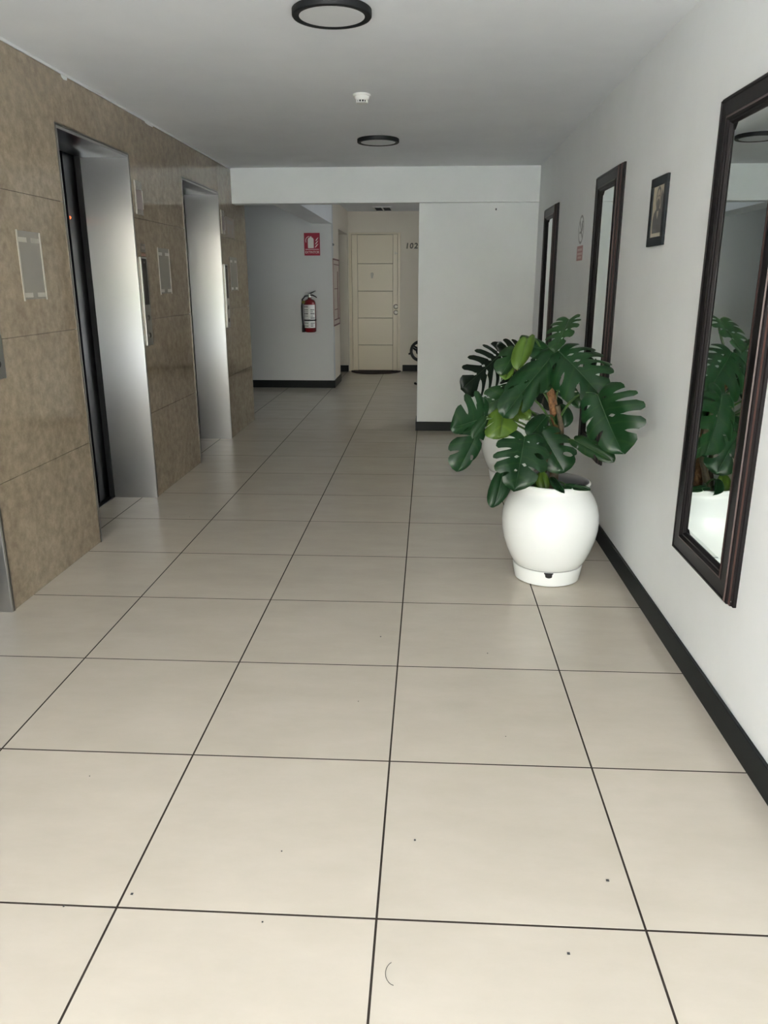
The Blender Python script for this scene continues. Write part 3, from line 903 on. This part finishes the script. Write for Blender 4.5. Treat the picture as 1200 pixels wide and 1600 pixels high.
# ---- red framed notice on the passage side wall
XW = -1.172
t = thing('notice_board', 'narrow red lined notice on the cream side wall by the fire extinguisher', 'notice', (XW, 9.45, 0.80))
MB().box(XW + 0.0005, XW + 0.006, 9.12, 9.86, 0.81, 1.68).build('board', mat('pale_pink_sheet', (0.50, 0.42, 0.37), 0.4), t)
rb = M['wine'] = mat('wine_red_print', (0.11, 0.015, 0.02), 0.5)
for y0, y1, z0, z1 in ((9.12, 9.86, 1.66, 1.68), (9.12, 9.86, 0.81, 0.83), (9.12, 9.165, 0.81, 1.68), (9.82, 9.86, 0.81, 1.68),
                       (9.22, 9.80, 1.60, 1.612), (9.22, 9.80, 0.885, 0.90), (9.60, 9.68, 0.90, 1.52), (9.24, 9.6, 1.29, 1.30), (9.24, 9.6, 1.02, 1.03)):
    MB().box(XW + 0.006, XW + 0.0075, y0, y1, z0, z1).build('printed_line', rb, t)
t = thing('wall_switch', 'tiny dark switch plate on the cream side wall above the red lined notice', 'switch', (XW, 9.2, 1.83))
MB().box(XW + 0.0005, XW + 0.012, 9.15, 9.24, 1.835, 1.865, 0.002).build('plate', M['print_grey'], t)
MB().box(XW + 0.012, XW + 0.018, 9.18, 9.21, 1.843, 1.858, 0.001).build('rocker', M['print_dark'], t)

# ---- apartment number, door mat, ceiling vent
t = thing('door_number', 'dark metal number 102 on the cream wall right of the far door', 'number', (-0.165, 11.2, 1.87))
for ch, x in (('1', -0.255), ('0', -0.189), ('2', -0.119)):
    text_mesh(ch, 0.112, 0.004, lambda a, b_, d, x=x: (x + a, 11.1995 - d, 1.913 + b_), M['bronze'], 'digit', t, 1.0, 0.12, 0.004)
mm = MB().prism([(-1.12, 11.165)] + [(-0.74 - 0.40 * math.cos(math.pi * k / 20), 11.16 - 0.42 * math.sin(math.pi * k / 20)) for k in range(21)] + [(-0.36, 11.165)],
                lambda a, b_, d: (a, b_, d), 0.0008, 0.013)
md = mm.build('doormat', M['dark_mat'])
tag(md, 'dark half round doormat lying in front of the far door', 'doormat')
t = thing('ceiling_vent', 'dark two slot grille in the lobby ceiling above the far door', 'vent', (-0.60, 10.75, 2.42))
b = MB()
for x0, x1 in ((-0.735, -0.715), (-0.612, -0.592), (-0.489, -0.469)):
    b.box(x0, x1, 10.46, 11.02, 2.408, 2.4195)
b.box(-0.735, -0.469, 10.44, 10.46, 2.408, 2.4195); b.box(-0.735, -0.469, 11.02, 11.04, 2.408, 2.4195)
b.build('frame', M['white_plastic'], t)
for x0, x1 in ((-0.714, -0.613), (-0.591, -0.490)):
    MB().box(x0, x1, 10.4605, 11.0195, 2.4165, 2.4195).build('slot', M['black_gap'], t)
    for k in range(8):
        y = 10.50 + k * 0.07
        MB().box(x0, x1, y, y + 0.012, 2.410, 2.4164).build('slat', M['black_metal'], t)

# ---- black fan half hidden behind the white block
FX, FY, FZ, FR = -0.012, 9.42, 0.472, 0.125
t = thing('floor_fan', 'black round fan half hidden behind the edge of the white wall, far down the hall', 'fan', (FX, FY, 0))


def hoop(cy, r, tr, seg=40):
    return [(FX + r * math.cos(2 * math.pi * k / seg), cy, FZ + r * math.sin(2 * math.pi * k / seg)) for k in range(seg + 1)]


MB().tube(hoop(FY - 0.03, FR, 0), 0.021, 8).build('guard_ring', M['black_gap'], t)
MB().tube(hoop(FY + 0.05, FR - 0.004, 0), 0.004, 8).build('guard_ring', M['nickel'], t)
g_ = MB()
for k in range(12):
    a = 2 * math.pi * k / 12
    g_.tube([(FX + 0.03 * math.cos(a), FY - 0.05, FZ + 0.03 * math.sin(a)), (FX + (FR - .004) * math.cos(a), FY - 0.03, FZ + (FR - .004) * math.sin(a))], 0.002, 5)
g_.build('guard_wires', M['nickel'], t)
MB().lathe([(0.0, -0.055), (0.05, -0.053), (0.062, -0.045), (0.062, 0.09), (0.0, 0.10)], (FX, FY, FZ), 20, 'Y').build('motor', M['black_gap'], t, 40)
for k in range(3):
    a = 2 * math.pi * k / 3 + 0.5
    pts = [(0.03, -0.2), (0.075, -0.35), (0.108, -0.18), (0.108, 0.3), (0.07, 0.55), (0.03, 0.4)]
    MB().add([(FX + r * math.cos(a + w), FY - 0.02 + 0.03 * w, FZ + r * math.sin(a + w)) for r, w in pts], [tuple(range(6))]).build('blade', M['black_metal'], t)
MB().tube([(FX - FR - 0.012, FY - 0.02, FZ - 0.03), (FX - FR - 0.035, FY - 0.02, FZ - 0.045)], 0.012, 8).build('tilt_knob', M['black_gap'], t)
MB().tube([(FX, FY + 0.03, FZ - 0.03), (FX + 0.02, FY + 0.04, 0.22), (FX + 0.02, FY + 0.04, 0.03)], 0.012, 10).build('post', M['black_metal'], t)
for s in (-1, 1):
    MB().tube([(FX + 0.02, FY + 0.04, 0.16), (FX + s * 0.04, FY - 0.03 * s, 0.05), (FX + s * 0.062 + .01, FY - 0.08 * s, 0.022)], 0.008, 8).build('leg', M['nickel'], t)
    MB().tube([(FX + s * 0.045 + .01, FY - 0.07 * s, 0.016), (FX + s * 0.075, FY - 0.10 * s, 0.016)], 0.016, 8).build('foot', M['black_gap'], t)

for x, y, z, yy, words in ((0.68, YB + 0.006, 2.002, 1, 'tiny dark screw hook high on the white wall block'), (-1.60, 9.0995, 2.19, 1, 'tiny dark screw hook on the lobby wall left of the red sign')):
    o = MB().tube([(x, y, z), (x, y - 0.018, z), (x, y - 0.028, z - 0.008), (x, y - 0.026, z + 0.006)], 0.005, 6).build('screw_hook', M['print_dark'])
    tag(o, words, 'hook')

# ---- specks of dirt on the floor tiles
random.seed(21)
b = MB()
for x, y in ((-0.254, 0.202), (0.082, 0.261), (-0.256, -0.024), (-0.58, 0.041), (-0.723, -0.004), (0.361, 0.751), (0.345, 1.322), (-0.078, 1.446), (-0.124, 0.938), (0.547, 0.146), (0.417, -0.072), (-0.87, 0.478), (-1.35, 3.05)):
    s = random.uniform(0.0012, 0.003)
    b.box(x - s, x + s * random.uniform(.6, 1.6), y - s, y + s, 0.0003, 0.0016)
pts = [(0.050 + 0.022 * math.cos(a), -0.142 + 0.03 * math.sin(a), 0.0012) for a in [math.radians(120 + 14 * k) for k in range(11)]]
b.tube(pts, 0.0006, 5)
o = b.build('floor_specks', M['print_dark'])
tag(o, 'tiny dark specks and a hair scattered on the near floor tiles', 'dirt')
o['kind'] = 'stuff'

# ================================================================== potted monstera plants
# base of blade, tip, widest point of either half (world metres), slits of either half
LEAVES = [
    (1, 'dark', (0.670, 2.080, 1.088), (0.822, 1.900, 0.924), (0.653, 1.930, 0.927), (0.866, 2.000, 1.077), 3, 5),
    (1, 'dark', (0.651, 2.080, 1.080), (0.426, 1.920, 0.827), (0.452, 2.000, 0.982), (0.576, 1.950, 0.901), 2, 3),
    (1, 'mid', (0.714, 2.130, 1.220), (0.645, 2.030, 1.090), (0.614, 2.100, 1.177), (0.754, 2.100, 1.200), 4, 4),
    (1, 'dark', (0.793, 1.800, 0.937), (0.879, 1.660, 0.723), (0.734, 1.750, 0.800), (0.929, 1.620, 0.931), 3, 4),
    (1, 'dark', (0.528, 1.980, 0.724), (0.481, 1.860, 0.510), (0.387, 1.900, 0.668), (0.631, 1.900, 0.631), 4, 3),
    (1, 'dark', (0.439, 1.950, 0.580), (0.397, 1.880, 0.428), (0.371, 1.900, 0.495), (0.480, 1.930, 0.521), 0, 0),
    (1, 'dark', (0.610, 2.050, 0.735), (0.710, 1.970, 0.569), (0.582, 2.000, 0.619), (0.760, 2.030, 0.691), 2, 3),
    (1, 'young', (0.520, 2.000, 1.146), (0.480, 1.950, 1.021), (0.458, 1.980, 1.088), (0.555, 2.020, 1.109), 0, 0),
    (1, 'mid', (0.479, 2.050, 1.101), (0.413, 1.980, 0.995), (0.392, 2.020, 1.062), (0.480, 2.050, 1.027), 1, 0),
    (1, 'young', (0.456, 2.040, 1.025), (0.434, 1.990, 0.975), (0.409, 2.000, 1.009), (0.472, 2.020, 1.002), 0, 0),
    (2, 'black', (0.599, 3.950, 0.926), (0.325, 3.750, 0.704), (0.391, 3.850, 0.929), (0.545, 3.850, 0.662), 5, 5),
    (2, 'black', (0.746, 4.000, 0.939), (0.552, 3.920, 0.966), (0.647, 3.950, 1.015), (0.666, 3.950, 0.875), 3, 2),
    (1, 'dark', (0.631, 2.120, 1.088), (0.501, 2.080, 1.118), (0.542, 2.120, 1.162), (0.582, 2.060, 1.054), 1, 1),
    (1, 'dark', (0.358, 2.000, 0.808), (0.202, 1.920, 0.772), (0.290, 2.000, 0.923), (0.276, 1.950, 0.745), 3, 2),
    (1, 'mid', (0.478, 2.060, 0.913), (0.319, 2.020, 0.838), (0.368, 2.040, 0.932), (0.438, 2.020, 0.816), 2, 1),
    (1, 'young', (0.434, 2.020, 0.848), (0.416, 1.950, 0.723), (0.346, 1.970, 0.767), (0.508, 2.000, 0.786), 1, 1),
    (1, 'dark', (0.325, 1.980, 0.751), (0.234, 1.900, 0.583), (0.198, 1.920, 0.699), (0.332, 1.950, 0.662), 2, 2),
    (1, 'mid', (0.356, 1.970, 0.804), (0.295, 1.930, 0.726), (0.303, 1.950, 0.787), (0.340, 1.950, 0.754), 0, 0),
    (1, 'mid', (0.751, 2.000, 0.708), (0.905, 1.900, 0.634), (0.796, 1.950, 0.650), (0.863, 1.950, 0.708), 2, 1),
    (1, 'dark', (0.702, 2.200, 0.831), (0.726, 2.150, 0.738), (0.683, 2.170, 0.773), (0.769, 2.170, 0.794), 0, 0),
    (1, 'mid', (0.723, 2.150, 0.920), (0.780, 2.100, 0.835), (0.709, 2.120, 0.878), (0.781, 2.120, 0.907), 0, 1),
    (1, 'dark', (0.676, 2.060, 0.523), (0.713, 1.965, 0.477), (0.656, 1.980, 0.507), (0.701, 1.980, 0.511), 0, 0),
    (1, 'dark', (0.729, 2.020, 0.498), (0.830, 1.975, 0.487), (0.748, 1.980, 0.488), (0.794, 1.990, 0.510), 1, 1),
    (1, 'young', (0.644, 2.060, 0.474), (0.628, 2.100, 0.543), (0.600, 2.070, 0.501), (0.662, 2.080, 0.512), 0, 0),
    (1, 'dark', (0.636, 2.100, 0.799), (0.553, 2.020, 0.720), (0.548, 2.050, 0.778), (0.619, 2.050, 0.726), 0, 1),
    (1, 'mid', (0.581, 2.080, 1.021), (0.537, 1.980, 0.880), (0.496, 2.020, 0.958), (0.600, 2.020, 0.947), 1, 1),
    (1, 'dark', (0.610, 2.120, 1.012), (0.614, 2.050, 0.910), (0.571, 2.080, 0.962), (0.652, 2.080, 0.960), 1, 1),
    (1, 'young', (0.480, 2.120, 0.867), (0.553, 2.050, 0.789), (0.470, 2.080, 0.815), (0.545, 2.080, 0.854), 1, 0),
    (1, 'dark', (0.538, 2.200, 0.936), (0.446, 2.100, 0.821), (0.431, 2.140, 0.902), (0.547, 2.140, 0.844), 1, 1),
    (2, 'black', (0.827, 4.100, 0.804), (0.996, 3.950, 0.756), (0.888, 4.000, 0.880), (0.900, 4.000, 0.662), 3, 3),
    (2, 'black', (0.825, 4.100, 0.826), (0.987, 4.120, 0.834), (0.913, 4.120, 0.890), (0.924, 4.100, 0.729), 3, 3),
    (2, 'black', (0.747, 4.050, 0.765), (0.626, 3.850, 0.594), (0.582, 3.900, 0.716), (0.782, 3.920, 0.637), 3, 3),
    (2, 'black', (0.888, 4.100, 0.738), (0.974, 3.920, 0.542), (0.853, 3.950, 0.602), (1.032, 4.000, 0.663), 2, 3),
]


HEART = [(0.0, 0.0, 0.0), (0.07, 0.14, -0.10), (0.15, 0.40, -0.17), (0.27, 0.72, -0.12), (0.40, 0.93, 0.04), (0.53, 1.0, 0.24), (0.64, 0.97, 0.43),
         (0.75, 0.82, 0.62), (0.85, 0.57, 0.79), (0.93, 0.31, 0.915), (1.0, 0.0, 1.0)]
TS = [0.0, 0.07, 0.12, 0.17, 0.22, 0.28, 0.35, 0.43, 0.52, 0.62, 0.72, 0.82, 0.91, 1.0]


def heart(s):
    for i in range(len(HEART) - 1):
        if s <= HEART[i + 1][0] or i == len(HEART) - 2:
            a, b = HEART[i], HEART[i + 1]
            f = (s - a[0]) / (b[0] - a[0])
            return a[1] + (b[1] - a[1]) * f, a[2] + (b[2] - a[2]) * f


def rib(s):
    return 0.97 * max(0.0, (s - 0.2) / 0.8) ** 1.6


def make_leaf(parent, kind, B, Tp, SA, SB, na, nb, rnd):
    B, Tp, SA, SB = Vector(B), Vector(Tp), Vector(SA), Vector(SB)
    L = Tp - B
    mid = B + L * 0.30
    A, Bv = SA - mid, SB - mid
    N = L.cross(A).normalized() - L.cross(Bv).normalized()
    N.normalize()
    look = (Vector(CAM_POS) - mid).normalized() + Vector((0, 0, 0.9))
    flip = N.dot(look) < 0
    if flip:
        N = -N
    mb = MB(); mb.uv = []
    size = L.length
    bow = rnd.uniform(0.03, 0.07) * size

    def place(u, v, W, wl):
        p = B + L * v + W * u
        z = bow * 4 * v * (1 - v) * 0.7 + wl * (0.34 * u * (1 - u) - 0.10 * u * u)
        return p + N * z

    for W, n, first in ((A, na, True), (Bv, nb, False)):
        wl = W.length
        cuts = []
        for j in range(n):
            s = 0.28 + 0.58 * (j + 0.5) / n + rnd.uniform(-0.035, 0.035) * (3.0 / max(n, 3))
            deep = {'black': 0.22, 'dark': 0.40, 'mid': 0.42, 'young': 0.5}[kind] + rnd.uniform(-0.06, 0.14)
            gm = {'black': 0.034, 'dark': 0.027, 'mid': 0.024, 'young': 0.013}[kind] * rnd.uniform(0.6, 1.3)
            closed = kind != 'black' and rnd.random() < 0.3
            cuts.append((s, deep, gm, closed, rnd.random() < 0.55))
        bounds = [0.0] + [c_[0] for c_ in cuts] + [1.0]

        def gap(j, t):
            s, deep, gm, closed, hole = cuts[j]
            tc, tr = ((deep + 0.9) / 2, (0.9 - deep) / 2) if closed else (1.08, 1.08 - deep)
            g_ = gm * math.sqrt(max(0.0, 1 - ((t - tc) / tr) ** 2))
            if hole:
                g_ = max(g_, 0.020 * math.sqrt(max(0.0, 1 - ((t - 0.18) / 0.065) ** 2)))
            return g_

        for k in range(n + 1):
            s0, s1 = bounds[k], bounds[k + 1]
            nq = max(5, int(round((s1 - s0) * 26))) | 1
            base = len(mb.v)
            cutl, cutr = k > 0, k < n
            for t in TS:
                a = s0 + (gap(k - 1, t) if cutl else 0)
                b_ = s1 - (gap(k, t) if cutr else 0)
                for q in range(nq):
                    f = q / (nq - 1)
                    s = a + (b_ - a) * f
                    e = 0.0
                    if cutl and f < 0.5:
                        e = max(e, (1 - 2 * f) ** 3)
                    if cutr and f > 0.5:
                        e = max(e, (2 * f - 1) ** 3)
                    tt = t * (1 - 0.13 * e * t)
                    mu, mv = heart(s)
                    rv = rib(s)
                    u, v = mu * tt, rv + (mv - rv) * tt ** 1.35
                    p = place(u, v, W, wl)
                    p = p + N * (0.022 * wl * tt * math.sin(f * math.pi) * (1 if n else 0) - 0.13 * wl * tt ** 3)
                    mb.v.append(tuple(p))
                    mb.uv.append((tt, abs(f - 0.5) if n else 0.3))
            for i in range(len(TS) - 1):
                for q in range(nq - 1):
                    f_ = (base + i * nq + q, base + i * nq + q + 1, base + (i + 1) * nq + q + 1, base + (i + 1) * nq + q)
                    p0, p1, p2 = (Vector(mb.v[f_[x]]) for x in (0, 1, 2))
                    nn = (Vector(mb.v[f_[2]]) - Vector(mb.v[f_[0]])).cross(Vector(mb.v[f_[3]]) - Vector(mb.v[f_[1]]))
                    mb.f.append(f_ if nn.dot(N) > 0 else f_[::-1])
    o = mb.build('leaf', LEAFMAT[kind], parent, True)
    pts = [place(0, v, A, 0.0) + N * 0.0012 for v in (0.0, 0.2, 0.4, 0.6, 0.8, 0.95)]
    r = 0.007 * size + 0.0005
    m_ = MB().tube(pts, [r, r * .85, r * .7, r * .55, r * .4, r * .2], 6).build('midrib', M['vein'], o, True)
    m_.matrix_parent_inverse = Matrix()
    return B, N, L


def potted(name, cx, cy, words, which, pole, stems, rnd):
    t = thing(name, words, 'potted plant', (cx, cy, 0), 'monstera plants in white glazed pots')
    c = (cx, cy, 0)
    MB().lathe([(0.0, 0.001), (0.149, 0.001), (0.155, 0.005), (0.162, 0.042), (0.1665, 0.074), (0.1655, 0.0765), (0.150, 0.0765)], c, 64).build('saucer', M['pot'], t, 40)
    MB().lathe([(0.150, 0.064), (0.160, 0.078), (0.1615, 0.0795), (0.1615, 0.082)], c, 64).build('seam', M['pot_in'], t)
    prof = [(0.161, 0.0790), (0.168, 0.084), (0.184, 0.115), (0.203, 0.160), (0.218, 0.208), (0.2265, 0.255), (0.2285, 0.295), (0.225, 0.335),
            (0.2145, 0.375), (0.199, 0.408), (0.184, 0.430), (0.1735, 0.444), (0.1700, 0.453), (0.1715, 0.462), (0.1765, 0.470), (0.1785, 0.477), (0.1765, 0.4825), (0.170, 0.484)]
    MB().lathe(prof, c, 72).build('pot', M['pot'], t, True)
    MB().lathe([(0.170, 0.484), (0.161, 0.481), (0.156, 0.470), (0.156, 0.455), (0.166, 0.435), (0.185, 0.40)], c, 64).build('pot_lining', M['pot_in'], t, True)
    b = MB().lathe([(0.0, 0.417), (0.05, 0.42), (0.10, 0.410), (0.15, 0.413), (0.186, 0.400)], c, 40)
    for i, p in enumerate(b.v):
        b.v[i] = (p[0], p[1], p[2] + rnd.uniform(-0.006, 0.006))
    b.build('soil', M['soil'], t)
    a0 = math.atan2(CAM_POS[1] - cy, CAM_POS[0] - cx) + 0.07
    b = MB()
    for i in range(13):
        w = -0.14 + 0.28 * i / 12
        for z, r in ((0.0764, 0.1671), (0.0764 - 0.028 * math.sqrt(max(0, 1 - (w / 0.1401) ** 2)) ** .7, 0.1636)):
            b.v.append((cx + r * math.cos(a0 + w), cy + r * math.sin(a0 + w), z))
    b.f += [(2 * i, 2 * i + 2, 2 * i + 3, 2 * i + 1) for i in range(12)]
    b.build('overflow_notch', M['black_gap'], t)
    # coir pole and trunk
    pp = [Vector(p) for p in pole]
    MB().tube(pp, [0.020] * len(pp), 14).build('moss_pole', M['bark'], t, True)
    for st_, r in stems:
        pts = [Vector(p) for p in st_]
        fine = []
        for i in range(len(pts) - 1):
            for k in range(4):
                fine.append(pts[i].lerp(pts[i + 1], k / 4))
        fine.append(pts[-1])
        for _ in range(2):
            fine = [fine[0]] + [(fine[i - 1] + fine[i] * 2 + fine[i + 1]) / 4 for i in range(1, len(fine) - 1)] + [fine[-1]]
        MB().tube(fine, [r * (1.1 - 0.45 * i / len(fine)) * (1.12 if i % 4 == 0 else 0.97) for i in range(len(fine))], 10).build('trunk', M['trunk'], t, True)
    top = pp[-1].z
    for pl, kind, B, Tp, SA, SB, na, nb in LEAVES:
        if pl != which:
            continue
        Bq, N, L = make_leaf(t, kind, B, Tp, SA, SB, na, nb, rnd)
        if Bq.z < 0.60:
            s = Vector((cx + rnd.uniform(-.05, .05), cy + rnd.uniform(-.05, .05), 0.412))
            ctl = (s + Bq) / 2 + Vector((0, 0, 0.06))
        else:
            h = min(max(Bq.z - 0.16 - rnd.uniform(0, .08), 0.50), top - 0.03)
            i = max(k for k in range(len(pp)) if pp[k].z <= h)
            i = min(i, len(pp) - 2)
            f = (h - pp[i].z) / (pp[i + 1].z - pp[i].z)
            s = pp[i].lerp(pp[i + 1], f)
            back = Bq - L.normalized() * 0.12
            ctl = (s * 0.35 + back * 0.65) + Vector((0, 0.03, 0.03))
        pts = []
        for k in range(9):
            f = k / 8
            pts.append(s * (1 - f) ** 2 + ctl * 2 * f * (1 - f) + Bq * f * f)
        MB().tube(pts, [0.0065 - 0.0030 * k / 8 for k in range(9)], 7).build('petiole', M['stem'], t, True)
    return t


M['trunk'] = mat('dark_plant_trunk', rough=0.7)
noise_color(M['trunk'], (0.025, 0.018, 0.010), (0.08, 0.055, 0.025), 40, 4)
potted('potted_monstera', 0.692, 2.17, 'white glazed pot with a monstera plant nearest the camera', 1,
       [(0.700, 2.20, 0.40), (0.704, 2.20, 0.507), (0.706, 2.20, 0.631), (0.695, 2.20, 0.753), (0.668, 2.185, 0.875), (0.640, 2.17, 0.965), (0.640, 2.15, 1.05)],
       [([(0.665, 2.10, 0.405), (0.690, 2.13, 0.50), (0.720, 2.155, 0.62), (0.715, 2.15, 0.74), (0.690, 2.14, 0.84)], 0.016),
        ([(0.640, 2.20, 0.405), (0.650, 2.19, 0.50), (0.672, 2.165, 0.60), (0.676, 2.155, 0.72)], 0.012)], random.Random(11))
potted('potted_monstera', 0.715, 4.09, 'white glazed pot with a shade-darkened monstera farther back, half hidden behind the front plant', 2,
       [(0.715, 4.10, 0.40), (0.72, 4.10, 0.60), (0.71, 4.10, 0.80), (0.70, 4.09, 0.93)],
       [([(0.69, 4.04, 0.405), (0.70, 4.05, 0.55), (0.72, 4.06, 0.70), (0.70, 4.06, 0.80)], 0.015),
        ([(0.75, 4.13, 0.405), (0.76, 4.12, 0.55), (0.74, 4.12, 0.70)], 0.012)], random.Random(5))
